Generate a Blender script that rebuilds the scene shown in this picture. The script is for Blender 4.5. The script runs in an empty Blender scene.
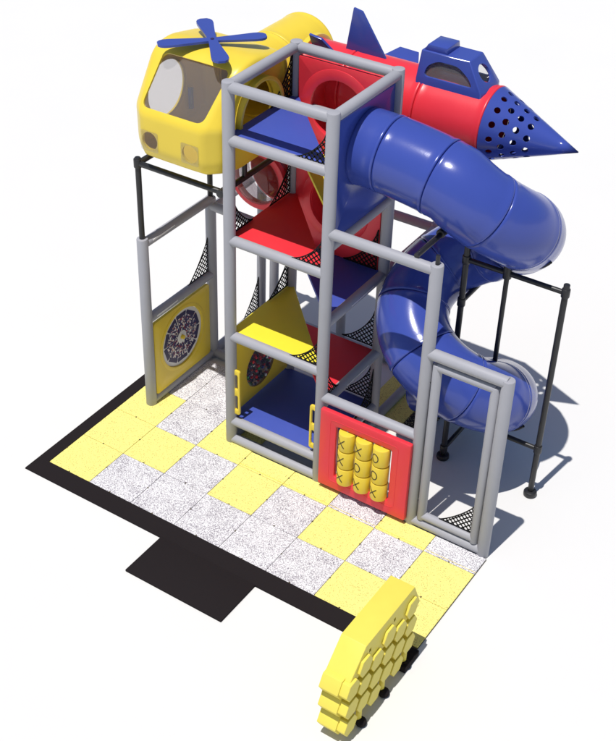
import bpy, bmesh, math, random
from mathutils import Vector, Matrix
random.seed(7)
PI = math.pi
S = bpy.context.scene
COL = S.collection
# ------------------------------------------------------------------ camera
cam = bpy.data.objects.new('camera', bpy.data.cameras.new('camera')); COL.objects.link(cam)
cam.location = (8.393, -7.901, 9.783)
cam.rotation_euler = (0.9223, 0, 0.6126)
cam.data.sensor_width = 36; cam.data.lens = 36*1280.9/741
cam.data.shift_x = 0.0797; cam.data.shift_y = 0.0094
cam.data.clip_start = 0.1; cam.data.clip_end = 2000
S.camera = cam
# ------------------------------------------------------------------ light
SUN_DIR = Vector((-0.086, -0.716, 2.37)).normalized()      # towards the sun
elev = math.asin(SUN_DIR.z); azim = math.atan2(SUN_DIR.x, SUN_DIR.y)
w = bpy.data.worlds.new('World'); S.world = w; w.use_nodes = True
nt = w.node_tree
sky = nt.nodes.new('ShaderNodeTexSky'); sky.sky_type = 'NISHITA'; sky.sun_disc = False
sky.sun_elevation = elev; sky.sun_rotation = azim
sky.air_density = 1.0; sky.dust_density = 1.0; sky.ozone_density = 1.0
bg = nt.nodes['Background']; bg.inputs[1].default_value = 0.075
nt.links.new(sky.outputs[0], bg.inputs[0])
sl = bpy.data.lights.new('sun', 'SUN'); sl.energy = 4.0; sl.angle = math.radians(0.5); sl.color = (1.0, 0.965, 0.92)
sun = bpy.data.objects.new('sun', sl); COL.objects.link(sun)
sun.location = (0, -5, 20); sun.rotation_euler = SUN_DIR.to_track_quat('Z', 'Y').to_euler()
S.view_settings.view_transform = 'Standard'; S.view_settings.look = 'None'
S.view_settings.exposure = 0.0; S.view_settings.gamma = 1.0

# ------------------------------------------------------------------ materials
def nodes(name):
    m = bpy.data.materials.new(name); m.use_nodes = True
    return m, m.node_tree, m.node_tree.nodes['Principled BSDF']
def plastic(name, col, rough=0.35, var=0.06, bump=0.02, scale=6.0, spec=0.5, bscale=90.0):
    m, t, b = nodes(name)
    tc = t.nodes.new('ShaderNodeTexCoord')
    n = t.nodes.new('ShaderNodeTexNoise'); n.inputs['Scale'].default_value = scale; n.inputs['Detail'].default_value = 4
    t.links.new(tc.outputs['Object'], n.inputs['Vector'])
    mx = t.nodes.new('ShaderNodeMixRGB'); mx.blend_type = 'MIX'
    mx.inputs[1].default_value = (*[c*(1-var) for c in col], 1); mx.inputs[2].default_value = (*[min(1, c*(1+var)) for c in col], 1)
    t.links.new(n.outputs['Fac'], mx.inputs[0]); t.links.new(mx.outputs[0], b.inputs['Base Color'])
    mr = t.nodes.new('ShaderNodeMapRange'); mr.inputs[3].default_value = rough*0.85; mr.inputs[4].default_value = rough*1.2
    t.links.new(n.outputs['Fac'], mr.inputs[0]); t.links.new(mr.outputs[0], b.inputs['Roughness'])
    b.inputs['Specular IOR Level'].default_value = spec
    if bump:
        n2 = t.nodes.new('ShaderNodeTexNoise'); n2.inputs['Scale'].default_value = bscale
        t.links.new(tc.outputs['Object'], n2.inputs['Vector'])
        bp = t.nodes.new('ShaderNodeBump'); bp.inputs['Strength'].default_value = bump; bp.inputs['Distance'].default_value = 0.01
        t.links.new(n2.outputs['Fac'], bp.inputs['Height']); t.links.new(bp.outputs[0], b.inputs['Normal'])
    return m
def clear(name, tint, haze=0.0):
    m = bpy.data.materials.new(name); m.use_nodes = True; t = m.node_tree
    t.nodes.remove(t.nodes['Principled BSDF'])
    tr = t.nodes.new('ShaderNodeBsdfTransparent'); tr.inputs[0].default_value = (*tint, 1)
    gl = t.nodes.new('ShaderNodeBsdfGlossy'); gl.inputs['Roughness'].default_value = 0.04
    lw = t.nodes.new('ShaderNodeLayerWeight'); pw = t.nodes.new('ShaderNodeMath'); pw.operation = 'POWER'; pw.inputs[1].default_value = 4
    fr = t.nodes.new('ShaderNodeMath'); fr.operation = 'MULTIPLY_ADD'; fr.inputs[1].default_value = 0.5; fr.inputs[2].default_value = 0.04
    t.links.new(lw.outputs['Facing'], pw.inputs[0]); t.links.new(pw.outputs[0], fr.inputs[0])
    mx = t.nodes.new('ShaderNodeMixShader')
    t.links.new(fr.outputs[0], mx.inputs[0]); t.links.new(tr.outputs[0], mx.inputs[1]); t.links.new(gl.outputs[0], mx.inputs[2])
    out = mx
    if haze:                                                # hazy pane: an even grey diffuse share mixed in
        df = t.nodes.new('ShaderNodeBsdfDiffuse'); df.inputs[0].default_value = (0.62, 0.59, 0.58, 1)
        out = t.nodes.new('ShaderNodeMixShader'); out.inputs[0].default_value = haze
        t.links.new(mx.outputs[0], out.inputs[1]); t.links.new(df.outputs[0], out.inputs[2])
    t.links.new(out.outputs[0], t.nodes['Material Output'].inputs['Surface'])
    return m
def speckle(name, base, lo, s1, dens, base2=None, blotch=0.25):
    m, t, b = nodes(name)
    tc = t.nodes.new('ShaderNodeTexCoord')
    v = t.nodes.new('ShaderNodeTexVoronoi'); v.inputs['Scale'].default_value = s1
    t.links.new(tc.outputs['Object'], v.inputs['Vector'])
    sep = t.nodes.new('ShaderNodeSeparateColor'); t.links.new(v.outputs['Color'], sep.inputs[0])
    nz = t.nodes.new('ShaderNodeTexNoise'); nz.inputs['Scale'].default_value = 4.5; nz.inputs['Detail'].default_value = 3
    t.links.new(tc.outputs['Object'], nz.inputs['Vector'])
    ad = t.nodes.new('ShaderNodeMath'); ad.operation = 'MULTIPLY_ADD'; ad.inputs[1].default_value = blotch; 
    t.links.new(nz.outputs['Fac'], ad.inputs[0]); t.links.new(sep.outputs[0], ad.inputs[2])
    r = t.nodes.new('ShaderNodeValToRGB')
    r.color_ramp.elements[0].position = dens+blotch*0.5; r.color_ramp.elements[0].color = (*lo, 1)
    r.color_ramp.elements[1].position = min(1, dens+blotch*0.5+0.12); r.color_ramp.elements[1].color = (*base, 1)
    t.links.new(ad.outputs[0], r.inputs[0])
    t.links.new(r.outputs[0], b.inputs['Base Color'])
    b.inputs['Roughness'].default_value = 0.85; b.inputs['Specular IOR Level'].default_value = 0.2
    bp = t.nodes.new('ShaderNodeBump'); bp.inputs['Strength'].default_value = 0.15; bp.inputs['Distance'].default_value = 0.004
    t.links.new(sep.outputs[1], bp.inputs['Height']); t.links.new(bp.outputs[0], b.inputs['Normal'])
    return m
M = {}
M['ground'] = plastic('white_ground', (0.715, 0.71, 0.692), 0.9, 0.012, 0.0, 0.6, 0.1)
M['grey'] = plastic('grey_foam_tube', (0.36, 0.362, 0.395), 0.5, 0.05, 0.05, 5, 0.3, 140)
M['blue'] = plastic('blue_plastic', (0.046, 0.076, 0.345), 0.18, 0.05, 0.03, 3, 0.42, 60)
M['bluepad'] = plastic('blue_vinyl', (0.052, 0.085, 0.39), 0.5, 0.05, 0.05, 8, 0.3, 160)
M['red'] = plastic('red_plastic', (0.76, 0.036, 0.055), 0.32, 0.05, 0.03, 4, 0.45, 60)
M['redpad'] = plastic('red_vinyl', (0.74, 0.03, 0.045), 0.5, 0.05, 0.05, 8, 0.3, 160)
M['yellow'] = plastic('yellow_plastic', (0.80, 0.60, 0.055), 0.32, 0.04, 0.03, 4, 0.45, 60)
M['yellowpad'] = plastic('yellow_vinyl', (0.80, 0.70, 0.04), 0.5, 0.04, 0.05, 8, 0.3, 160)
M['comb'] = plastic('yellow_foam', (0.79, 0.665, 0.10), 0.5, 0.04, 0.04, 6, 0.35, 90)
M['black'] = plastic('black_metal', (0.016, 0.016, 0.018), 0.4, 0.15, 0.03, 9, 0.5, 120)
M['net'] = plastic('black_netting', (0.010, 0.010, 0.011), 0.75, 0.1, 0.0, 9, 0.2)
M['rubber'] = plastic('black_rubber', (0.016, 0.0125, 0.0135), 0.85, 0.14, 0.12, 30, 0.12, 260)
M['white'] = plastic('white_plastic', (0.78, 0.78, 0.78), 0.4, 0.02, 0.0, 5, 0.4)
M['green'] = plastic('green_ball_plastic', (0.02, 0.28, 0.12), 0.3, 0.1, 0.0, 5, 0.4)
M['tileY'] = speckle('yellow_rubber_tile', (0.86, 0.77, 0.23), (0.40, 0.32, 0.10), 150, 0.035, blotch=0.06)
M['tileW'] = speckle('speckled_rubber_tile', (0.80, 0.79, 0.80), (0.20, 0.18, 0.215), 190, 0.29, blotch=0.55)
M['tileK'] = speckle('dark_rubber_tile', (0.03, 0.028, 0.028), (0.55, 0.5, 0.3), 105, 0.06, blotch=0.05)
M['wind'] = clear('smoked_window', (0.94, 0.93, 0.93), 0.09)
M['lens'] = clear('clear_lens', (0.93, 0.925, 0.925), 0.02)
M['dome'] = clear('clear_dome', (0.74, 0.71, 0.73), 0.05)
M['mark'] = plastic('dark_lettering', (0.06, 0.045, 0.015), 0.6, 0.05, 0.0)
# confetti mosaic of the spinner disc
m, t, b = nodes('spinner_mosaic')
tc = t.nodes.new('ShaderNodeTexCoord'); v = t.nodes.new('ShaderNodeTexVoronoi'); v.inputs['Scale'].default_value = 52
t.links.new(tc.outputs['Object'], v.inputs['Vector'])
sp = t.nodes.new('ShaderNodeSeparateColor'); t.links.new(v.outputs['Color'], sp.inputs[0])
r = t.nodes.new('ShaderNodeValToRGB'); r.color_ramp.interpolation = 'CONSTANT'
els = r.color_ramp.elements
els[0].position = 0; els[0].color = (0.03, 0.026, 0.10, 1)
els[1].position = 0.50; els[1].color = (0.75, 0.72, 0.72, 1)
for p_, c_ in ((0.72, (0.36, 0.04, 0.05, 1)), (0.82, (0.75, 0.66, 0.56, 1)), (0.90, (0.04, 0.035, 0.14, 1))):
    e = els.new(p_); e.color = c_
t.links.new(sp.outputs[0], r.inputs[0]); t.links.new(r.outputs[0], b.inputs['Base Color']); b.inputs['Roughness'].default_value = 0.35
M['mosaic'] = m
M['navy'] = plastic('navy_print', (0.028, 0.024, 0.085), 0.4, 0.1, 0.0)

# ------------------------------------------------------------------ helpers
def thing(name, label, cat, loc=(0, 0, 0), group=None):
    o = bpy.data.objects.new(name, None); COL.objects.link(o); o.location = loc
    o.empty_display_size = 0.2
    o['label'] = label; o['category'] = cat
    if group: o['group'] = group
    return o
def root_loc(o):
    while o.parent: o = o.parent
    return Vector(o.location)
def obj(name, bm, mat, parent=None, label=None, smooth=35, kind=None):
    if parent: bmesh.ops.translate(bm, verts=bm.verts, vec=-root_loc(parent))
    bmesh.ops.recalc_face_normals(bm, faces=bm.faces)
    me = bpy.data.meshes.new(name); bm.to_mesh(me); bm.free()
    for mm in (mat if isinstance(mat, (list, tuple)) else [mat]): me.materials.append(mm)
    if smooth:
        me.shade_smooth()
        me.set_sharp_from_angle(angle=math.radians(smooth))
    o = bpy.data.objects.new(name, me); COL.objects.link(o)
    if parent: o.parent = parent
    if label: o['label'] = label
    if kind: o['kind'] = kind
    return o
def sharp_bevel(bm, off, seg=2, ang=50):
    es = [e for e in bm.edges if len(e.link_faces) == 2 and e.calc_face_angle(0) > math.radians(ang)]
    if es: bmesh.ops.bevel(bm, geom=es, offset=off, segments=seg, affect='EDGES', profile=0.5, clamp_overlap=True)
def add(bm, src):
    me = bpy.data.meshes.new('tmp'); src.to_mesh(me); src.free(); bm.from_mesh(me); bpy.data.meshes.remove(me); return bm
def box(x0, x1, y0, y1, z0, z1, bev=0.0, seg=2, bm=None):
    b = bmesh.new(); bmesh.ops.create_cube(b, size=1)
    for v in b.verts: v.co = Vector((x0+(x1-x0)*(v.co.x+.5), y0+(y1-y0)*(v.co.y+.5), z0+(z1-z0)*(v.co.z+.5)))
    if bev: bmesh.ops.bevel(b, geom=list(b.edges), offset=bev, segments=seg, affect='EDGES', profile=0.5)
    return add(bm, b) if bm else b
def rings(loops, close=True, caps=(True, True)):
    b = bmesh.new(); R = [[b.verts.new(p) for p in L] for L in loops]
    n = len(R[0])
    for i in range(len(R)-1):
        for j in range(n if close else n-1):
            b.faces.new((R[i][j], R[i][(j+1) % n], R[i+1][(j+1) % n], R[i+1][j]))
    if caps[0]: b.faces.new(R[0][::-1])
    if caps[1]: b.faces.new(R[-1])
    return b
def frame(t):
    t = t.normalized(); up = Vector((0, 0, 1)) if abs(t.z) < 0.95 else Vector((0, 1, 0))
    s = t.cross(up).normalized(); return t, s, s.cross(t).normalized()
def pipe(p0, p1, r, n=20, ch=None, bm=None):
    p0, p1 = Vector(p0), Vector(p1); t, s, u = frame(p1-p0); L = (p1-p0).length
    ch = r*0.18 if ch is None else ch
    prof = [(0, r-ch), (ch*0.3, r-ch*0.3), (ch, r), (L-ch, r), (L-ch*0.3, r-ch*0.3), (L, r-ch)]
    loops = [[p0+t*d+(s*math.cos(2*PI*k/n)+u*math.sin(2*PI*k/n))*rr for k in range(n)] for d, rr in prof]
    b = rings(loops)
    return add(bm, b) if bm else b
def sweep(path, rad, n=48, thick=0.016):
    """hollow tube along path; rad = one radius per point"""
    outer, inner = [], []
    for i, p in enumerate(path):
        t, s, u = frame(path[min(i+1, len(path)-1)]-path[max(i-1, 0)])
        c = [(s*math.cos(2*PI*k/n)+u*math.sin(2*PI*k/n)) for k in range(n)]
        outer.append([p+d*rad[i] for d in c]); inner.append([p+d*(min(rad)-thick) for d in c])
    loops = outer+inner[::-1]
    b = rings(loops, caps=(False, False))
    b.verts.ensure_lookup_table(); N = len(loops)
    for k in range(n):
        b.faces.new((b.verts[(N-1)*n+k], b.verts[(N-1)*n+(k+1) % n], b.verts[(k+1) % n], b.verts[k]))
    return b
def resample(path, step):
    out = [path[0]]; acc = 0
    L = [0]
    for a, c in zip(path, path[1:]): L.append(L[-1]+(c-a).length)
    n = max(2, round(L[-1]/step)); j = 0
    for i in range(1, n):
        d = L[-1]*i/n
        while L[j+1] < d: j += 1
        f = (d-L[j])/(L[j+1]-L[j]); out.append(path[j].lerp(path[j+1], f))
    out.append(path[-1]); return out, L[-1]
def section(path, a, c, r, n=48, lip=0.006):
    """a piece of a tube path between arc lengths, with a raised lip and a groove at both ends"""
    L = [0]
    for p, q in zip(path, path[1:]): L.append(L[-1]+(q-p).length)
    def at(d):
        d = max(0, min(L[-1], d)); j = 0
        while j < len(L)-2 and L[j+1] < d: j += 1
        return path[j].lerp(path[j+1], (d-L[j])/(L[j+1]-L[j]))
    ds = [(a, r-0.014), (a+0.004, r-0.001), (a+0.010, r+lip*0.5), (a+0.020, r+lip*0.6), (a+0.032, r+lip*0.5), (a+0.042, r)]
    k = max(2, int((c-a-0.084)/0.05))
    ds += [(a+0.042+(c-a-0.084)*i/k, r) for i in range(1, k)]
    ds += [(c-0.042, r), (c-0.032, r+lip*0.8), (c-0.020, r+lip), (c-0.010, r+lip*0.9), (c-0.004, r-0.001), (c, r-0.014)]
    return sweep([at(d) for d, _ in ds], [q for _, q in ds], n)
def rrect(cx, cy, hw, hh, rad, nc=6, ns=10):
    pts = []
    for qx, qy, a0 in ((1, 1, 0), (-1, 1, 90), (-1, -1, 180), (1, -1, 270)):
        for i in range(nc+1):
            a = math.radians(a0+90*i/nc); pts.append((cx+qx*(hw-rad)+rad*math.cos(a), cy+qy*(hh-rad)+rad*math.sin(a)))
        x, y = pts[-1]; q2 = {(1, 1): (-1, 1), (-1, 1): (-1, -1), (-1, -1): (1, -1), (1, -1): (1, 1)}[(qx, qy)]
        a = math.radians(a0+90); nx, ny = cx+q2[0]*(hw-rad)+rad*math.cos(a), cy+q2[1]*(hh-rad)+rad*math.sin(a)
        for i in range(1, ns): pts.append((x+(nx-x)*i/ns, y+(ny-y)*i/ns))
    return pts
def plate(outer, inner, thick, place, bev=0.006):
    """plate with an optional hole; loops matched by index; place(u, v, w) -> world"""
    if inner is None:
        b = rings([[place(u, v, 0) for u, v in outer], [place(u, v, thick) for u, v in outer]])
    else:
        loops = [[place(u, v, 0) for u, v in outer], [place(u, v, thick) for u, v in outer],
                 [place(u, v, thick) for u, v in inner], [place(u, v, 0) for u, v in inner]]
        b = rings(loops+[loops[0]], caps=(False, False)); bmesh.ops.remove_doubles(b, verts=b.verts, dist=1e-6)
    bmesh.ops.recalc_face_normals(b, faces=b.faces)
    if bev: sharp_bevel(b, bev, 2, 60)
    return b
def circ_like(outer, cx, cy, r):
    return [(cx+r*math.cos(math.atan2(v-cy, u-cx)), cy+r*math.sin(math.atan2(v-cy, u-cx))) for u, v in outer]
def circle(cx, cy, r, n=40): return [(cx+r*math.cos(2*PI*k/n), cy+r*math.sin(2*PI*k/n)) for k in range(n)]
def prism(poly, d0, d1, place, bev=0.0):
    b = rings([[place(u, v, d0) for u, v in poly], [place(u, v, d1) for u, v in poly]])
    bmesh.ops.recalc_face_normals(b, faces=b.faces)
    if bev: sharp_bevel(b, bev, 2, 25)
    return b
def boolean(bm, cutters):
    def mk(x):
        bmesh.ops.recalc_face_normals(x, faces=x.faces)
        me = bpy.data.meshes.new('t'); x.to_mesh(me); x.free()
        o = bpy.data.objects.new('t', me); COL.objects.link(o); return o
    me = bpy.data.meshes.new('t'); bm.to_mesh(me); bm.free()
    base = bpy.data.objects.new('t', me); COL.objects.link(base); tmp = [base]
    for c in cutters:
        co = mk(c); tmp.append(co)
        md = base.modifiers.new('b', 'BOOLEAN'); md.object = co; md.operation = 'DIFFERENCE'; md.solver = 'EXACT'
    dg = bpy.context.evaluated_depsgraph_get(); dg.update()
    ev = base.evaluated_get(dg); out = bmesh.new(); out.from_mesh(ev.to_mesh()); ev.to_mesh_clear()
    for o in tmp:
        d = o.data; bpy.data.objects.remove(o); bpy.data.meshes.remove(d)
    return out
FX = lambda u, v, w: Vector((u, w, v))      # u=x v=z, w along y
FY = lambda u, v, w: Vector((w, u, v))      # u=y v=z, w along x
def net(corner, du, dv, a, b, pitch=0.044, wdt=0.013, pw=0.72):
    """black net gusset in a corner, concave edge; du along the rail, dv up the post"""
    corner, du, dv = Vector(corner), Vector(du), Vector(dv); nn = du.cross(dv)
    bm = bmesh.new()
    ins = lambda x, y: x >= 0 and y >= 0 and (x/a)**pw+(y/b)**pw <= 1
    def bar(p, q):
        P, Q = corner+du*p[0]+dv*p[1], corner+du*q[0]+dv*q[1]
        if (P-Q).length < 0.008: return
        d = (Q-P).normalized(); s = d.cross(nn).normalized()*wdt/2; h = nn*0.003
        add(bm, rings([[P+s+h, P-s+h, P-s-h, P+s-h], [Q+s+h, Q-s+h, Q-s-h, Q+s-h]]))
    st = 0.004
    for sg in (1, -1):
        k = -40
        while k < 80:
            seg = None; tt = -0.6
            while tt < 1.2:
                x = tt; y = (k*pitch*1.414-tt) if sg == 1 else (k*pitch*1.414+tt)
                if ins(x, y):
                    if seg is None: seg = [(x, y), (x, y)]
                    seg[1] = (x, y)
                elif seg: bar(*seg); seg = None
                tt += st
            if seg: bar(*seg)
            k += 1
    pts = [(a*(i/18), b*max(0, 1-(i/18)**pw)**(1/pw)) for i in range(19)]
    for p, q in zip(pts, pts[1:]): bar(p, q)
    bar((0, 0.0), (a, 0)); bar((0, 0), (0, b))
    return bm

# ------------------------------------------------------------------ setting
GZ = -0.03
bm = bmesh.new()
bmesh.ops.create_grid(bm, x_segments=8, y_segments=8, size=600)
for v in bm.verts: v.co.z = GZ
g = obj('ground', bm, M['ground'], smooth=0); g['kind'] = 'structure'

XF, XA, XB, XC, XE = 0.287, 1.501, 2.715, 3.929, 4.805
Y0, Y1, Y2 = 1.551, 2.765, 3.98
PR, RR = 0.066, 0.058
T = 0.61

# ------------------------------------------------------------------ play mat
mat = thing('play_mat', 'checkered yellow and speckled white rubber play mat with black border and step', 'play mat', (2.4, 0.6, GZ))
def tile(i, j, c, x1=None, y1=None):
    x0, y0 = i*T, j*T; x1 = x1 or (i+1)*T; y1 = y1 or (j+1)*T
    b = box(x0+0.0025, x1-0.0025, y0+0.0025, y1-0.0025, GZ+0.002, 0.0, 0.003, 1)
    o = obj('rubber_tile', b, M[{'Y': 'tileY', 'W': 'tileW', 'K': 'tileK'}[c]], mat,
            {'Y': 'yellow rubber tile', 'W': 'white speckled rubber tile', 'K': 'black speckled rubber tile'}[c])
    for fx, fy in ((0.5, 0.0), (0.0, 0.5)):                 # dark pegs in the joints
        px, py = x0+fx*(x1-x0), y0+fy*(y1-y0)
        pg = box(px-0.008, px+0.008, py-0.006, py+0.013, -0.02, 0.0016) if fx else box(px-0.006, px+0.013, py-0.008, py+0.008, -0.02, 0.0016)
        obj('joint_peg', pg, M['mark'], o, smooth=0)
for i, c in enumerate('YWWWWWYY'): tile(i, 0, c)
for i, c in enumerate('YYWYWYWY'): tile(i, 1, c)
tile(0, 2, 'Y'); tile(1, 2, 'W')
tile(2, 2, 'Y')
for i, c in zip(range(3, 8), 'YYWYW'): tile(i, 2, c, y1=1.50)
tile(0, 3, 'W', y1=2.66); tile(1, 3, 'W', y1=2.66); tile(2, 3, 'W', x1=1.43, y1=2.66)
# seam strip behind the second row
bm = box(3*T, 8*T, 2*T+0.028, 2*T+0.033, -0.01, 0.0012); obj('seam_strip', bm, M['yellow'], mat, smooth=0)
# matting behind the tower
tile(4, 4.6, 'Y', x1=4.95*T, y1=3.9); tile(4.95, 4.6, 'K', x1=3.33, y1=3.55)
# under-tile bed closes the joints from below
bm = box(0.0, 8*T, 0.0, 1.5, GZ+0.0005, -0.012); add(bm, box(0.0, 1.43, 1.5, 2.66, GZ+0.0005, -0.012))
obj('tile_bed', bm, M['mark'], mat, smooth=0)
# black border, wedge section: front and left, with the step as one piece in front
bm = bmesh.new()
def wedge(poly_top, poly_bot):
    add(bm, rings([[Vector((x, y, GZ+0.001)) for x, y in poly_bot], [Vector((x, y, z)) for x, y, z in poly_top]]))
wedge([(-0.165, -0.222, -0.010), (4.60, -0.222, -0.010), (4.60, -0.002, 0.001), (-0.002, -0.002, 0.001)], [(-0.172, -0.23), (4.60, -0.23), (4.60, -0.002), (-0.002, -0.002)])
wedge([(-0.165, -0.222, -0.010), (-0.002, -0.002, 0.001), (-0.002, 2.66, 0.001), (-0.165, 2.66, -0.010)], [(-0.172, -0.23), (-0.002, -0.002), (-0.002, 2.66), (-0.172, 2.66)])
obj('border', bm, M['rubber'], mat, smooth=0)
bm = box(1.83, 3.08, -0.835, -0.226, GZ+0.001, -0.002, 0.006, 2)
obj('entry_step', bm, M['rubber'], mat)

# ------------------------------------------------------------------ tower
tw = thing('play_tower', 'tall grey padded tube tower with triangular coloured decks stacked inside', 'climbing tower', (2.108, 2.158, GZ))
HT = 4.49
for (x, y) in ((XA, Y0), (XB, Y0), (XA, Y1), (XB, Y1)):
    obj('post', pipe((x, y, GZ), (x, y, HT+0.06), PR), M['grey'], tw)
def rail(p, q, parent=tw, r=RR, name='rail', mat='grey'): return obj(name, pipe(p, q, r), M[mat], parent)
for z in (HT, 3.92, 2.755, 1.515, 0.305, 0.04):
    rail((XA, Y0, z), (XB, Y0, z))
for z in (HT, 3.86, 2.69, 1.45, 0.25, 0.04):
    rail((XA, Y0, z), (XA, Y1, z))
for z in (HT, 3.07, 2.14, 1.07, 0.30, 0.04):
    rail((XB, Y0, z), (XB, Y1, z))
    if z < 2.5: obj('slot_highlight', box(XB+RR-0.006, XB+RR+0.003, Y0+0.45, Y1-0.3, z+0.004, z+0.014), M['white'], tw.children[-1], smooth=0)  # thin white strip paints the slot's highlight on the rail
for z in (HT, 3.84, 2.05, 0.25, 0.04):
    rail((XA, Y1, z), (XB, Y1, z))
def deck(tri, z, m, label):
    cx = sum(p[0] for p in tri)/len(tri); cy = sum(p[1] for p in tri)/len(tri)
    b = prism([(x, y) for x, y in tri], z-0.045, z, lambda u, v, w: Vector((u, v, w)), 0.008)
    obj('deck', b, M[m], tw, label)
e = 0.055
AS = [(XA+0.0, Y0+0.03), (XB-0.07, Y0+0.03), (XA+0.0, Y1-0.07)]
ASd = [(XA-0.03, Y0+0.04), (XB-0.06, Y0+0.04), (XA+0.06, Y1-0.02), (XA-0.03, Y1-0.02)]
BSd = [(XB-0.02, Y0+0.06), (XB-0.02, Y1-0.04), (XA+0.06, Y1-0.04)]
deck(ASd, 3.955, 'bluepad', 'blue triangular top deck')
deck(BSd, 3.38, 'yellowpad', 'yellow triangular deck under the top deck')
deck(ASd, 2.79, 'redpad', 'red triangular deck facing the front')
deck(BSd, 2.19, 'bluepad', 'blue triangular deck on the slide side')
deck(ASd, 1.55, 'yellowpad', 'yellow triangular deck facing the front')
deck(BSd, 1.11, 'redpad', 'red triangular deck on the slide side')
deck([(XA-0.03, Y0+0.04), (XB+0.03, Y0+0.04), (XB+0.03, Y1-0.03), (XA-0.03, Y1-0.03)], 0.345, 'bluepad', 'square blue bottom deck')
# back wall panels (plane y = Y1)
PT = 0.035
o_ = rrect((XA+XB)/2, 3.915, 0.545, 0.505, 0.02)
b = plate(o_, circ_like(o_, 2.06, 3.92, 0.375), PT, lambda u, v, w_: Vector((u, Y1-0.045+w_, v)))
upper = obj('wall_panel', b, M['red'], tw, 'upper red back wall panel with round opening')
def ring(cx, cz, r0, r1, y0, y1, n=56, plane='y', x0=0):
    pl = FX if plane == 'y' else FY
    b = rings([[pl(u, v, y0) for u, v in circle(cx, cz, r1, n)], [pl(u, v, y1) for u, v in circle(cx, cz, r1, n)],
               [pl(u, v, y1) for u, v in circle(cx, cz, r0, n)], [pl(u, v, y0) for u, v in circle(cx, cz, r0, n)],
               [pl(u, v, y0) for u, v in circle(cx, cz, r1, n)]], caps=(False, False))
    bmesh.ops.remove_doubles(b, verts=b.verts, dist=1e-6); bmesh.ops.recalc_face_normals(b, faces=b.faces)
    sharp_bevel(b, min(0.005, abs(r1-r0)*0.3, abs(y1-y0)*0.3), 2, 60); return b
obj('flange', ring(2.06, 3.92, 0.335, 0.455, Y1-0.050, Y1+0.005), M['red'], upper)
o_ = rrect((XA+XB)/2, 2.70, 0.545, 0.565, 0.02)
b = plate(o_, circ_like(o_, 2.08, 2.80, 0.37), PT, lambda u, v, w_: Vector((u, Y1-0.045+w_, v)))
lower = obj('wall_panel', b, M['red'], tw, 'lower red back wall panel with round opening')
obj('flange', ring(2.08, 2.80, 0.325, 0.43, Y1-0.052, Y1+0.005), M['red'], lower)
# slide panel (plane x = XB)
o_ = rrect((Y0+Y1)/2, 3.765, 0.545, 0.655, 0.02)
b = plate(o_, circ_like(o_, 2.18, 3.935, 0.375), PT, lambda u, v, w_: Vector((XB-0.02+w_, u, v)))
obj('wall_panel', b, M['blue'], tw, 'blue side panel holding the slide mouth')
# ball window panel (plane x = XA, bottom bay)
o_ = rrect((Y0+Y1)/2, 0.895, 0.545, 0.52, 0.02)
b = plate(o_, circ_like(o_, 2.13, 0.77, 0.29), PT, lambda u, v, w_: Vector((XA-0.02+w_, u, v)))
bp_ = obj('wall_panel', b, M['yellow'], tw, 'yellow panel with a round window full of coloured balls')
bm = bmesh.new(); mats = [M['red'], M['green'], M['blue'], M['white'], M['navy'], M['redpad']]
for k in range(190):
    a = random.random()*2*PI; q = 0.272*math.sqrt(random.random())
    b = bmesh.new(); bmesh.ops.create_icosphere(b, subdivisions=1, radius=random.uniform(0.016, 0.027))
    bmesh.ops.translate(b, verts=b.verts, vec=(XA-0.01+random.uniform(-0.02, 0.02), 2.13+q*math.cos(a), 0.77+q*math.sin(a)))
    mi = random.choice([0, 0, 0, 1, 2, 2, 3, 4, 4, 5, 1])
    for f in b.faces: f.material_index = mi
    add(bm, b)
obj('coloured_balls', bm, mats, bp_, kind='stuff')
obj('backing', prism(circle(2.13, 0.77, 0.286), XA-0.06, XA-0.045, FY), M['white'], bp_)
obj('window_pane', prism(circle(2.13, 0.77, 0.288), XA+0.012, XA+0.016, FY), M['dome'], bp_)
# grab handles
def handle(cx, zt, zb):
    h = (zt-zb)/2; c = (zt+zb)/2
    out = rrect(cx, c, 0.046, h, 0.028, 5, 8)
    b = plate(out, None, 0.03, lambda u, v, w_: Vector((u, Y0-0.02+w_, v)), 0.0)
    cuts = [prism(rrect(cx, c+s*h*0.47, 0.021, h*0.33, 0.018, 5, 4), -0.2, 0.2, lambda u, v, w_: Vector((u, Y0+w_, v))) for s in (1, -1)]
    b = boolean(b, cuts)
    sharp_bevel(b, 0.005, 2, 60)
    return obj('grab_handle', b, M['yellow'], tw)
handle(XA+0.085, 1.06, 0.43); handle(XB-0.085, 1.03, 0.42)
# net gussets of the tower
def gus(*a, parent=tw, **k): obj('corner_net', net(*a, **k), M['net'], parent, smooth=0)
X_, Y_, Z_ = Vector((1, 0, 0)), Vector((0, 1, 0)), Vector((0, 0, 1))
for z in (3.97, 2.81, 1.57): gus((XB-PR, Y0, z), -X_, Z_, 0.36, 0.34)
for z in (3.97, 2.81, 1.57):
    gus((XA, Y1-PR, z), -Y_, Z_, 0.40, 0.50 if z > 3.5 else 0.40, pw=0.8)
for z in (2.80, ): gus((XA, Y0+PR, z), Y_, Z_, 0.36, 0.42)
for z in (2.20, 1.12, 0.35): gus((XB-PR, Y1-0.06 if z > 2 else Y1, z), -X_, Z_, 0.42, 0.50)
for z in (1.12,): gus((XB, Y0+PR, z), Y_, Z_, 0.3, 0.45)
gus((XB, Y1-PR, 0.36), -Y_, Z_, 0.42, 0.5)

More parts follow.
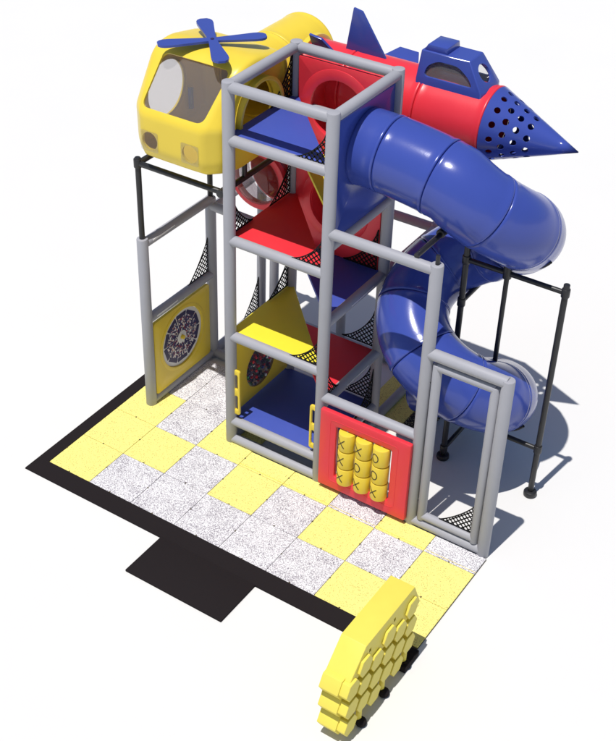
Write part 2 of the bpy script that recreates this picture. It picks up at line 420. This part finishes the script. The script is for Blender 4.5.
# ------------------------------------------------------------------ back frame
bf = thing('support_frame', 'low grey tube frame standing behind the tower under the tunnels', 'tube frame', (1.5, Y2, GZ))
XF2, YF2 = 0.245, 3.98
YFP = 2.82
for x, y in ((XF2, YF2), (0.45, YF2), (XA, Y2), (XB, Y2)): obj('post', pipe((x, y, GZ), (x, y, 2.2), PR*0.92), M['grey'], bf)
for z in (2.13, 0.04):
    rail((XF2, YF2, z), (XB, Y2, z), bf)
    rail((XF+0.01, YFP, z), (XF2, YF2, z), bf)
    rail((XB, Y1, z), (XB, Y2, z), bf)
rail((XF+0.01, YFP, 2.19), (XA, Y1, 2.19), bf); rail((XF+0.01, YFP, 0.045), (XA, Y1, 0.045), bf)
gus((XF2, YF2-PR, 0.06), -Y_, Z_, 0.38, 0.52, parent=bf, pw=0.85)

# ------------------------------------------------------------------ spinner panel frame (left)
sf = thing('spinner_panel', 'grey tube frame with yellow panel and round patterned spinner wheel at left', 'activity panel', (XF, 2.16, GZ))
obj('post', pipe((XF, Y0, GZ), (XF, Y0, 2.35), PR), M['grey'], sf)
obj('post', pipe((XF+0.01, YFP, GZ), (XF+0.01, YFP, 2.30), PR), M['grey'], sf)
for z in (2.27, 1.235, 0.045):
    r_ = rail((XF, Y0, z), (XF+0.01, YFP, z), sf)
    if z > 1: obj('slot_highlight', box(XF+RR-0.012, XF+RR+0.002, Y0+0.12, Y0+0.52, z+0.004, z+0.024), M['white'], r_, smooth=0)  # painted highlight line, a white strip on part of the rail
o_ = rrect(2.175, 0.615, 0.555, 0.53, 0.05)
b = plate(o_, circ_like(o_, 2.165, 0.655, 0.398), 0.05, lambda u, v, w_: Vector((XF-0.01+w_, u, v)), 0.018)
pan = obj('panel_board', b, M['yellow'], sf)
obj('ring_groove', ring(2.165, 0.655, 0.398, 0.445, XF+0.036, XF+0.044, plane='x'), M['yellow'], pan)
dz = thing; disc = obj('spinner_disc', prism(circle(2.165, 0.655, 0.395, 64), XF+0.005, XF+0.02, FY), M['white'], sf)
for k in range(10):
    a0 = 2*PI*(k+0.03)/10; a1 = 2*PI*(k+0.97)/10
    for nm, mt, P, th in (('mosaic_wedge', 'mosaic', [(0.075, a0), (0.340, a0), (0.340, a1), (0.075, a1)], 0.023),
                          ('rim_wedge', 'navy', [(0.300, a0), (0.354, a0+0.03), (0.354, a1-0.03), (0.300, a1)], 0.0245)):
        obj(nm, prism([(2.165+q*math.cos(a), 0.655+q*math.sin(a)) for q, a in P], XF+0.0185, XF+th, FY), M[mt], disc, smooth=0)
obj('hub', pipe((XF+0.018, 2.165, 0.655), (XF+0.06, 2.165, 0.655), 0.027), M['yellow'], disc)
obj('hub_plate', ring(2.165, 0.655, 0.03, 0.085, XF+0.02, XF+0.027, plane='x'), M['white'], disc)
gus((XF+0.005, YFP-PR, 1.29), -Y_, Z_, 0.40, 0.48, parent=sf, pw=0.85)

# ------------------------------------------------------------------ tic-tac-toe bay
tt = thing('tic_tac_toe_panel', 'red game panel with nine yellow turning cylinders marked X and O', 'game panel', ((XB+XC)/2, Y0, GZ))
rail((XB, Y0, 3.25), (XC, Y0, 3.25), tt); rail((XB, Y0, 1.20), (XC, Y0, 1.20), tt); rail((XB, Y0, 0.04), (XC, Y0, 0.04), tt)
obj('post', pipe((XC, Y0, GZ), (XC, Y0, 3.32), PR), M['grey'], tt)
obj('post_stub', pipe((XC, Y0, 3.28), (XC, Y0, 3.42), 0.022), M['black'], tt)
o_ = rrect(3.34, 0.595, 0.56, 0.535, 0.02); i_ = rrect(3.333, 0.605, 0.346, 0.36, 0.02)
b = plate(o_, i_, 0.06, lambda u, v, w_: Vector((u, Y0-0.115+w_, v)), 0.012)
brd = obj('board', b, M['red'], tt)
def rect_ring(o, i, y0, y1):
    b = plate(o, i, y1-y0, lambda u, v, w_: Vector((u, y0+w_, v)), 0.003); return b
obj('raised_rim', rect_ring(rrect(3.335, 0.605, 0.425, 0.435, 0.05), rrect(3.335, 0.605, 0.418, 0.428, 0.045), Y0-0.1185, Y0-0.11), M['red'], brd)
CY = Y0-0.095
def stroke(bm, pts, cx, cz, r, wd=0.011):
    """a painted stroke laid on a cylinder; pts are (arc metres, height)"""
    P = []
    for (a0, h0), (a1, h1) in zip(pts, pts[1:]):
        for k in range(6): P.append((a0+(a1-a0)*k/6, h0+(h1-h0)*k/6))
    P.append(pts[-1])
    rows = []
    for k, (a_, h_) in enumerate(P):
        da = P[min(k+1, len(P)-1)][0]-P[max(k-1, 0)][0]; dh = P[min(k+1, len(P)-1)][1]-P[max(k-1, 0)][1]
        l = math.hypot(da, dh) or 1; na, nh = -dh/l*wd/2, da/l*wd/2
        row = []
        for sx, rr in ((1, r-0.002), (1, r+0.0025), (-1, r+0.0025), (-1, r-0.002)):
            ang = -PI/2+(a_+sx*na)/r
            row.append(Vector((cx+rr*math.cos(ang), CY+rr*math.sin(ang), cz+h_+sx*nh)))
        rows.append(row)
    add(bm, rings(rows))
CR = 0.098
for ci, (cx, syms) in enumerate(((3.125, 'XXX'), (3.34, 'XOX'), (3.555, 'OOX'))):
    obj('axle', pipe((cx, CY, 0.20), (cx, CY, 0.99), 0.014), M['grey'], tt)
    for ri, s in enumerate(syms):
        cz = 0.835-ri*0.243
        b = pipe((cx, CY, cz-0.116), (cx, CY, cz+0.116), CR, 36, 0.012)
        c = obj('cylinder', b, M['yellow'], tt)
        bm = bmesh.new(); off = -0.03
        if s == 'X':
            stroke(bm, [(off-0.048, -0.055), (off+0.048, 0.055)], cx, cz, CR); stroke(bm, [(off-0.045, 0.055), (off+0.045, -0.055)], cx, cz, CR+0.0004)
        else:
            n = 20; stroke(bm, [(off+0.042*math.cos(2*PI*k/n), 0.055*math.sin(2*PI*k/n)) for k in range(n+1)], cx, cz, CR)
        obj('letter', bm, M['mark'], c, 'letter '+s, smooth=0)

# ------------------------------------------------------------------ gate
gt = thing('gate_frame', 'narrow grey tube gate with an inner frame and net corner at right', 'gate', ((XC+XE)/2, Y0, GZ))
obj('post', pipe((XE, Y0, GZ), (XE, Y0, 2.33), PR), M['grey'], gt)
rail((XC, Y0, 2.29), (XE, Y0, 2.29), gt, PR*0.95); rail((XC, Y0, 0.045), (XE, Y0, 0.045), gt, PR*0.9)
gr = 0.05; gx0, gx1, gz0, gz1 = XC+0.122, XE-0.115, 0.155, 2.165
lf = obj('gate_leaf', pipe((gx0, Y0, gz0-0.05), (gx0, Y0, gz1+0.03), gr), M['grey'], gt)
bm = pipe((gx1, Y0, gz0-0.05), (gx1, Y0, gz1+0.03), gr); add(bm, pipe((gx0, Y0, gz1), (gx1, Y0, gz1), gr*0.97)); add(bm, pipe((gx0, Y0, gz0), (gx1, Y0, gz0), gr*0.97))
bpy.data.objects.remove(lf); add(bm, pipe((gx0, Y0, gz0-0.05), (gx0, Y0, gz1+0.03), gr)); lf = obj('gate_leaf', bm, M['grey'], gt)
gus((gx1-gr, Y0, gz0+gr), -X_, Z_, 0.38, 0.38, parent=lf, pitch=0.044, pw=0.85)
for zz in (0.35, 1.95): obj('hinge', pipe((XC+0.03, Y0-0.0, zz), (gx0-0.0, Y0, zz), 0.018), M['black'], gt)

# ------------------------------------------------------------------ spiral slide
sd = thing('spiral_slide', 'large glossy blue spiral tube slide curling down beside the tower', 'slide', (3.70, 2.72, GZ))
SR, HR, CXs, CYs = 0.392, 0.535, 3.735, 2.72
path = []
for k in range(20): path.append(Vector((XB+0.005+(CXs-XB-0.005)*k/20, CYs-HR, 3.94-0.12*(k/20)**2)))
a = -90
while a <= 450:
    z = 3.82-0.58*(a+90)/90 if a < 0 else (3.24-0.62*a/90 if a < 90 else 2.62-0.498*(a-90)/90)
    path.append(Vector((CXs+HR*math.cos(math.radians(a)), CYs+HR*math.sin(math.radians(a)), z))); a += 4
zl = path[-1].z
for k in range(1, 12): path.append(Vector((CXs-0.66*k/11, CYs+HR, zl-0.10*k/11)))
path, LT = resample(path, 0.03)
cuts = [0, 0.30]; 
nsec = 13
for k in range(1, nsec+1): cuts.append(0.30+(LT-0.30)*k/nsec)
for a_, c_ in zip(cuts, cuts[1:]):
    obj('tube_section', section(path, a_+0.002, c_-0.002, SR, 56), M['blue'], sd, smooth=50)
# ------------------------------------------------------------------ slide stand
st = thing('slide_stand', 'black pipe stand with round feet holding up the blue slide', 'slide stand', (3.70, 2.72, GZ))
PXr = 4.81; br = 0.033
def foot(x, y, parent):
    obj('foot', pipe((x, y, GZ), (x, y, GZ+0.07), 0.075, 24, 0.02), M['black'], parent)
for x, zt in ((3.70, 3.05), (PXr, 2.80)):
    obj('pole', pipe((x, 2.72, GZ), (x, 2.72, zt), br), M['black'], st); foot(x, 2.72, st)
for z in (2.70, 0.65):
    obj('crossbar', pipe((3.70, 2.72, z), (PXr, 2.72, z), br*0.85), M['black'], st)
    for x in (3.70, PXr): obj('pipe_collar', pipe((x, 2.72, z-0.05), (x, 2.72, z+0.05), br*1.35), M['black'], st)
obj('strut', pipe((4.17, 2.72, 1.44), (4.17, 2.72, 2.72), br*0.8), M['black'], st)
obj('pipe_collar', pipe((4.17, 2.72, 2.64), (4.17, 2.72, 2.82), br*1.4), M['black'], st)
for z in (2.17, 0.12):
    obj('arm', pipe((3.70, 2.72, z), (3.70, 3.30, z), br*0.85), M['black'], st)
    obj('pipe_collar', pipe((3.70, 2.72, z-0.05), (3.70, 2.72, z+0.05), br*1.35), M['black'], st)
obj('arm', pipe((3.70, Y0, 3.33), (3.70, 2.12, 3.33), br*0.85), M['black'], st)
obj('pipe_collar', pipe((3.70, 2.02, 3.34), (3.70, 2.16, 3.34), br*1.4), M['black'], st)
for z in (2.81, 0.70):
    k = 0
    bm = sweep([Vector((4.27+0.414*math.sin(q), 2.72+0.02*k, z+0.42-0.414*math.cos(q))) for q in [(-0.95+1.9*j/20) for j in range(21)]], [0.016]*21, 10, 0.006)
    obj('cradle', bm, M['black'], st)

# ------------------------------------------------------------------ helicopter
hc = thing('helicopter_pod', 'yellow helicopter cabin pod with blue four-blade rotor above black stand', 'helicopter', (0.88, 2.1, 3.33))
def fillet(poly, rad, n=6):
    out = []
    N = len(poly)
    for i in range(N):
        p = Vector(poly[i]); a_ = Vector(poly[i-1]); c_ = Vector(poly[(i+1) % N])
        r_ = rad[i] if isinstance(rad, (list, tuple)) else rad
        d1 = (a_-p).normalized(); d2 = (c_-p).normalized()
        q = min(r_, (a_-p).length*0.45, (c_-p).length*0.45)
        p1, p2 = p+d1*q, p+d2*q
        for k in range(n+1):
            t_ = k/n; out.append(tuple(p1*(1-t_)**2+p*2*t_*(1-t_)+p2*t_*t_))
    return out
prof = [(1.46, 3.47), (1.40, 3.60), (1.40, 3.99), (1.86, 4.54), (2.12, 4.585), (2.74, 4.46), (2.80, 3.50), (2.6, 3.42), (1.7, 3.42)]
HX0, HX1 = 0.30, 1.445
def pod(ins):
    cy, cz = 2.1, 3.95; loops = []
    P = fillet(prof, [0.1, 0.1, 0.06, 0.16, 0.3, 0.2, 0.15, 0.2, 0.15])
    half = (HX1-HX0)/2-ins; cx = (HX0+HX1)/2
    ts = [-1, -.985, -.96, -.92, -.86, -.78]+[-.7+1.4*k/14 for k in range(15)]+[.78, .86, .92, .96, .985, 1]
    for t_ in ts:
        at_ = abs(t_); L = []
        sc = 1-0.05*at_**3.5-0.07*at_**22
        for (y, z) in P:
            ridge = 0.385+0.11*max(0, min(1, (z-3.9)/0.55))-ins     # the front corner edge, wider towards the roof
            dx = at_/0.7*ridge if at_ <= 0.7 else ridge+(at_-0.7)/0.3*(half-ridge)
            x = cx+math.copysign(dx, t_)
            f = sc if z > 4.05 else 1-(1-sc)*0.62
            yy = cy+(y-cy)*(1-ins/0.6)*(1-(1-f)*0.8); zz_ = cz+(z-cz)*(1-ins/0.5)*f
            if yy < cy: yy += max(0, dx-ridge)*0.75*min(1, (cy-yy)/0.6)
            L.append(Vector((x, yy, zz_)))
        loops.append(L)
    b = rings(loops); bmesh.ops.recalc_face_normals(b, faces=b.faces); return b
body = pod(0.0); inner = pod(0.022)
for f in inner.faces: f.normal_flip()
add(body, inner)
wn = Vector((0, -0.55, 0.46)).normalized(); wu = Vector((1, 0, 0)); wv = Vector((0, 0.46, 0.55)).normalized()
wc = Vector((0.885, 1.63, 4.265))
WP = lambda u, v, w_: wc+wu*u+wv*v+wn*w_
wshape = fillet([(-0.42, -0.285), (0.36, -0.285), (0.44, 0.315), (-0.40, 0.315)], 0.09, 5)
cut = [prism(wshape, -0.16, 0.3, WP),
       prism(circle(2.05, 3.98, 0.31, 48), 0.1, 0.62, FY),
       prism(circle(2.13, 3.97, 0.36, 48), 1.15, 1.7, FY),
       prism(circle(0.9, 3.93, 0.36, 48), 2.6, 3.0, FX)]
for lx in (0.595, 1.12): cut.append(prism(circle(lx, 3.70, 0.10, 32), 1.2, 1.62, FX))
body = boolean(body, cut)
hb = obj('cabin_body', body, M['yellow'], hc, smooth=40)
obj('windshield', prism(fillet([(-0.44, -0.305), (0.38, -0.305), (0.46, 0.335), (-0.42, 0.335)], 0.09, 5), -0.034, -0.028, WP), M['wind'], hc)
obj('side_window', prism(circle(2.05, 3.98, 0.33, 48), HX0+0.035, HX0+0.04, FY), M['lens'], hc)
for lx in (0.595, 1.12):
    obj('headlight', plate(rrect(lx, 3.70, 0.113, 0.113, 0.02, 4, 4), None, 0.006, lambda u, v, w_: Vector((u, 1.3985-w_, v)), 0.0), M['lens'], hc)
obj('grab_handle', pipe((0.37, 2.41, 3.62), (0.37, 2.41, 3.86), 0.03), M['blue'], hc)
# entry collar to the tower
b = ring(2.13, 3.97, 0.355, 0.40, 1.36, XA+0.02, plane='x'); cl = obj('entry_collar', b, M['yellow'], hc)
b = ring(2.13, 3.97, 0.355, 0.455, 1.385, 1.42, plane='x'); obj('flange', b, M['yellow'], cl)
# rotor
bm = bmesh.new(); RC = Vector((0.90, 2.11, 4.63))
for k in range(4):
    a_ = math.radians(45+90*k+1)
    d = Vector((math.cos(a_), math.sin(a_), 0)); s = Vector((-d.y, d.x, 0))
    outl = []
    for t_, h_ in ((0.0, 0.045), (0.1, 0.05), (0.3, 0.072), (0.44, 0.088), (0.50, 0.086), (0.54, 0.068), (0.565, 0.035)): outl.append((t_, h_))
    pts = [(t_, h_) for t_, h_ in outl]+[(t_, -h_) for t_, h_ in outl[::-1]]
    b = rings([[RC+d*u+s*v+Vector((0, 0, -0.012+0.0007*k)) for u, v in pts], [RC+d*u+s*v+Vector((0, 0, 0.012+0.0007*k)) for u, v in pts]])
    bmesh.ops.recalc_face_normals(b, faces=b.faces); add(bm, b)
rt = obj('rotor', bm, M['blue'], hc)
obj('hub_bolt', pipe(RC+Vector((0, 0, 0.0)), RC+Vector((0, 0, 0.022)), 0.02), M['navy'], rt)
obj('mast', pipe((0.90, 2.11, 4.46), (0.90, 2.11, 4.605), 0.03), M['yellow'], hc)
# ------------------------------------------------------------------ helicopter stand
hs = thing('helicopter_stand', 'black pipe stand on the grey frame carrying the yellow helicopter', 'stand', (0.88, Y0, 2.3))
for x, y, z0 in ((XF, Y0, 2.33), (XF+0.01, YFP, 2.28)):
    obj('pole', pipe((x, y, z0), (x, y, 3.36), br), M['black'], hs)
for y in (Y0, 2.62): obj('crossbar', pipe((XF, y, 3.29), (XA-0.07, y, 3.29), br), M['black'], hs)
for x in (XF, XA-0.09): obj('crossbar', pipe((x, Y0, 3.285), (x, YFP, 3.285), br), M['black'], hs)
obj('stub', pipe((XA-0.09, 1.95, 3.28), (XA-0.09, 1.95, 3.50), br*0.9), M['black'], hs)
obj('pipe_collar', pipe((XF, Y0, 3.24), (XF, Y0, 3.345), br*1.4), M['black'], hs)
obj('pipe_collar', pipe((XA-0.09, Y0-0.05, 3.287), (XA-0.09, Y0+0.05, 3.287), br*1.4), M['black'], hs)

# ------------------------------------------------------------------ yellow tunnel
yt = thing('yellow_tunnel', 'yellow tube tunnel running from the helicopter back to the red rocket', 'tunnel', (0.9, 3.4, 3.5))
RYc, RZc = 3.40, 3.92
p_ = [Vector((0.9, 2.72+(3.88-2.72)*k/30, RZc+0.03)) for k in range(31)]
p_, L_ = resample(p_, 0.03)
h_ = 0.46
for a_, c_ in ((0, h_), (h_, L_)): obj('tube_section', section(p_, a_+0.002, c_-0.002, 0.405, 56), M['yellow'], yt, smooth=50)
obj('end_cap', prism(circle(0.9, RZc+0.03, 0.40, 56), 3.872, 3.892, FX, 0.006), M['yellow'], yt, smooth=40)
obj('collar', ring(RYc, RZc, 0.375, 0.43, 1.27, 1.335, plane='x'), M['yellow'], yt)

# ------------------------------------------------------------------ rocket
rk = thing('rocket_tunnel', 'red rocket tunnel with blue pierced nose cone, fins and cockpit', 'rocket', (2.5, RYc, 3.54))
RRk = 0.385
p_ = [Vector((1.31, RYc, RZc)), Vector((3.53, RYc, RZc))]; p_, L_ = resample(p_, 0.05)
for a_, c_ in ((0, 0.55), (0.55, 1.45), (1.45, L_)):
    obj('hull_section', section(p_, a_+0.002, c_-0.002, RRk, 56), M['red'], rk, smooth=50)
b = sweep([Vector((2.06, Y1-0.02, RZc)), Vector((2.06, 2.9, RZc)), Vector((2.06, 3.06, RZc))], [0.365]*3, 48)
obj('entry_tube', b, M['red'], rk, smooth=50)
# nose cone, hollow with round holes
n = 64; CX0, CX1, CRad = 3.53, 4.47, 0.387
def cone(r, x1, flip):
    L = [[Vector((CX0+(x1-CX0)*f, RYc+r*(1-f)*math.cos(2*PI*k/n), RZc-0.05*f+r*(1-f)*math.sin(2*PI*k/n))) for k in range(n)] for f in (0, 0.25, 0.5, 0.75, 0.985)]
    return L
Lo = cone(CRad, CX1, 0); Li = cone(CRad-0.018, CX1-0.05, 1)
b = rings(Lo+Li[::-1], caps=(False, False)); 
b.verts.ensure_lookup_table(); N = len(Lo)+len(Li)
# close base rim and both tips
for k in range(n): b.faces.new((b.verts[(N-1)*n+k], b.verts[(N-1)*n+(k+1) % n], b.verts[(k+1) % n], b.verts[k]))
tipf = [f for f in b.faces if all(v.index//n in (4, 5) for v in f.verts)]
bmesh.ops.delete(b, geom=tipf, context='FACES')
b.verts.ensure_lookup_table(); b.faces.new([b.verts[4*n+k] for k in range(n)]); b.faces.new([b.verts[5*n+k] for k in range(n)][::-1])
bmesh.ops.recalc_face_normals(b, faces=b.faces)
cuts_ = []
slope = math.atan2(CRad, CX1-CX0)
for row, (f, cnt) in enumerate(((0.11, 14), (0.23, 14), (0.35, 12), (0.47, 10))):
    for k in range(cnt):
        a_ = 2*PI*(k+0.5*(row % 2))/cnt
        rad = Vector((0, math.cos(a_), math.sin(a_))); nn = (rad*math.cos(slope)+Vector((math.sin(slope), 0, 0)))
        c0 = Vector((CX0+(CX1-CX0)*f, RYc, RZc-0.05*f))+rad*CRad*(1-f)
        cuts_.append((c0-nn*0.05, c0+nn*0.05))
cb = bmesh.new()
for p0, p1 in cuts_: add(cb, pipe(p0, p1, 0.034, 14, 0.0))
b = boolean(b, [cb])
obj('nose_cone', b, M['blue'], rk, 'blue nose cone with rows of round holes', smooth=40)
# fins
def fin(ang, shape):
    rad = Vector((0, math.sin(ang), math.cos(ang))); tn = Vector((0, math.cos(ang), -math.sin(ang)))
    b = prism(shape, -0.014, 0.014, lambda u, v, w_: Vector((u, RYc, RZc))+rad*v+tn*w_, 0.005)
    obj('fin', b, M['blue'], rk, smooth=30)
fin(0.0, [(1.72, 0.33), (2.26, 0.33), (1.905, 0.83), (1.80, 0.85)])
fin(math.radians(71), [(1.80, 0.33), (2.45, 0.33), (2.26, 0.70), (2.02, 0.71)])
fin(math.radians(-28), [(1.44, 0.33), (1.80, 0.33), (1.60, 0.63), (1.45, 0.66)])
# cockpit
def cock(ins=0.0):
    n0, f0 = 3.185+ins, 3.625-ins
    base = [(2.69+ins, n0), (3.43-ins, n0), (3.475-ins, n0+0.08), (3.475-ins, f0-0.08), (3.43-ins, f0), (2.69+ins, f0)]
    z0 = 4.10 if ins == 0 else 4.12
    mid = [(2.69+ins, n0+0.005), (3.43-ins, n0+0.005), (3.455-ins, n0+0.085), (3.455-ins, f0-0.085), (3.43-ins, f0-0.005), (2.69+ins, f0-0.005)]
    top = [(2.70+ins, n0+0.07), (3.245-ins, n0+0.07), (3.245-ins, n0+0.11), (3.245-ins, f0-0.11), (3.245-ins, f0-0.07), (2.70+ins, f0-0.07)]
    b = rings([[Vector((x, y, z0)) for x, y in base], [Vector((x, y, 4.29-ins*0.3)) for x, y in mid], [Vector((x, y, 4.575-ins)) for x, y in top]])
    bmesh.ops.recalc_face_normals(b, faces=b.faces); return b
cin = cock(0.022)
for f in cin.faces: f.normal_flip()
cb = cock(); sharp_bevel(cb, 0.008, 1, 20); add(cb, cin)
halfmoon = fillet([(2.77, 4.325), (3.33, 4.325), (3.27, 4.41), (3.13, 4.50), (2.90, 4.50), (2.79, 4.43)], 0.06, 4)
cn = Vector((0.24, 0, 0.29)); 
fd = Vector((0.285, 0, 0.21)).normalized(); fu = Vector((-0.21, 0, 0.285)).normalized()
fc = Vector((3.352, 3.405, 4.43)); FP = lambda u, v, w_: fc+Vector((0, 1, 0))*u+fu*v+fd*w_
cb = boolean(cb, [prism(halfmoon, 2.9, 3.3, FX), prism(halfmoon, 3.5, 3.9, FX), prism(circle(0, 0, 0.10, 28), -0.12, 0.2, FP)])
ck = obj('cockpit', cb, M['blue'], rk, smooth=25)
obj('window_pane', prism(halfmoon, 0.0, 0.004, lambda u, v, w_: Vector((u, 3.215+(v-4.29)*0.24+w_, v))), M['wind'], ck)
obj('window_pane', prism(circle(0, 0, 0.112, 28), -0.026, -0.022, FP), M['lens'], ck)
b = prism([(2.72, 4.57), (2.99, 4.57), (2.98, 4.64), (2.76, 4.64)], 3.27, 3.54, FX, 0.008)
obj('roof_block', b, M['blue'], ck, smooth=25)

# ------------------------------------------------------------------ red crawl tunnel with bubble window
rt_ = thing('red_crawl_tunnel', 'red crawl tunnel behind the tower ending in a clear bubble window', 'tunnel', (1.55, 3.0, 2.4))
BX, BZ = 1.02, 2.79; ux = (BX+2.08)/2; ur = (2.08-BX)/2
p_ = [Vector((2.08, Y1-0.02, BZ)), Vector((2.08, Y1+0.10, BZ))]
for k in range(1, 25):
    q = PI*k/24; p_.append(Vector((ux+ur*math.cos(q), Y1+0.10+ur*math.sin(q), BZ)))
p_.append(Vector((BX, Y1+0.03, BZ)))
p_, L_ = resample(p_, 0.03)
Lm = L_*0.89
for a_, c_ in ((0, Lm/2), (Lm/2, Lm)): obj('tube_section', section(p_, a_+0.002, c_-0.002, 0.35, 48), M['red'], rt_, smooth=50)
k_ = int(len(p_)*0.89)
obj('clear_sleeve', sweep(p_[k_:], [0.335]*len(p_[k_:]), 48, 0.006), M['dome'], rt_, smooth=50)
wr = obj('bubble_rim', ring(BX, BZ, 0.295, 0.378, Y1-0.02, Y1+0.05), M['red'], rt_)
L = []
for k in range(0, 9):
    q = PI/2*k/9.5; L.append([Vector((BX+0.31*math.cos(q)*math.cos(2*PI*j/48), Y1-0.015-0.13*math.sin(q), BZ+0.31*math.cos(q)*math.sin(2*PI*j/48))) for j in range(48)])
obj('bubble_dome', rings(L, caps=(False, True)), M['dome'], wr, smooth=60)

# ------------------------------------------------------------------ honeycomb climber
hn = thing('honeycomb_climber', 'yellow honeycomb climbing wall of stacked hexagons at the mat corner', 'climbing wall', (4.74, -0.65, GZ))
HXL, HXM, HXR = 4.615, 4.815, 4.90
cells = [(y, z) for y, zs in ((-1.31, (.675, .43, .185)), (-1.0975, (.7975, .5525, .3075)), (-0.885, (.675, .43, .185)), (-0.6725, (.7975, .5525, .3075)), (-0.46, (.675, .43, .185)), (-0.2475, (.7975, .5525, .3075))) for z in zs]
def hexp(y, z, R_): return [(y+R_*math.cos(PI/3*k), z+R_*math.sin(PI/3*k)) for k in range(6)]
bm = bmesh.new()
for y, z in cells: add(bm, prism(hexp(y, z, 0.1395), HXL, HXM, FY, 0.005))
core = [(-1.27, .12), (-.34, .12), (-.17, .30), (-.17, .80), (-1.27, .76)]
add(bm, prism(core, HXL+0.012, HXM-0.012, FY))
obj('hex_body', bm, M['comb'], hn, smooth=20)
slab = [(-0.055, .71), (-0.20, 1.03), (-1.08, 1.03), (-1.335, .775), (-1.22, .72), (-.14, .66)]
b = prism(slab, HXL-0.004, 4.872, FY, 0.006)
b = boolean(b, [box(4.80, 5.0, y-0.018, y+0.018, 0.885, 0.93) for y in (-1.0, -0.56)])
obj('slab', b, M['comb'], hn, smooth=20)
for y, z in cells: obj('hex_cap', prism(hexp(y, z, 0.118), HXM-0.03, HXR, FY, 0.006), M['comb'], hn, smooth=20)
for y in (-1.10, -0.68, -0.26):
    b = bmesh.new(); bmesh.ops.create_uvsphere(b, u_segments=20, v_segments=12, radius=0.055)
    for v in b.verts: v.co.z = max(v.co.z, -0.04)
    bmesh.ops.translate(b, verts=b.verts, vec=(4.89, y, GZ+0.042))
    obj('rubber_foot', b, M['rubber'], hn, smooth=60)
    obj('foot_stem', pipe((4.86, y, GZ+0.07), (4.86, y, 0.20), 0.028), M['comb'], hn)
b = box(4.84, 4.93, -0.34, -0.06, GZ+0.001, 0.05, 0.008); obj('mat_clip', b, M['rubber'], hn)
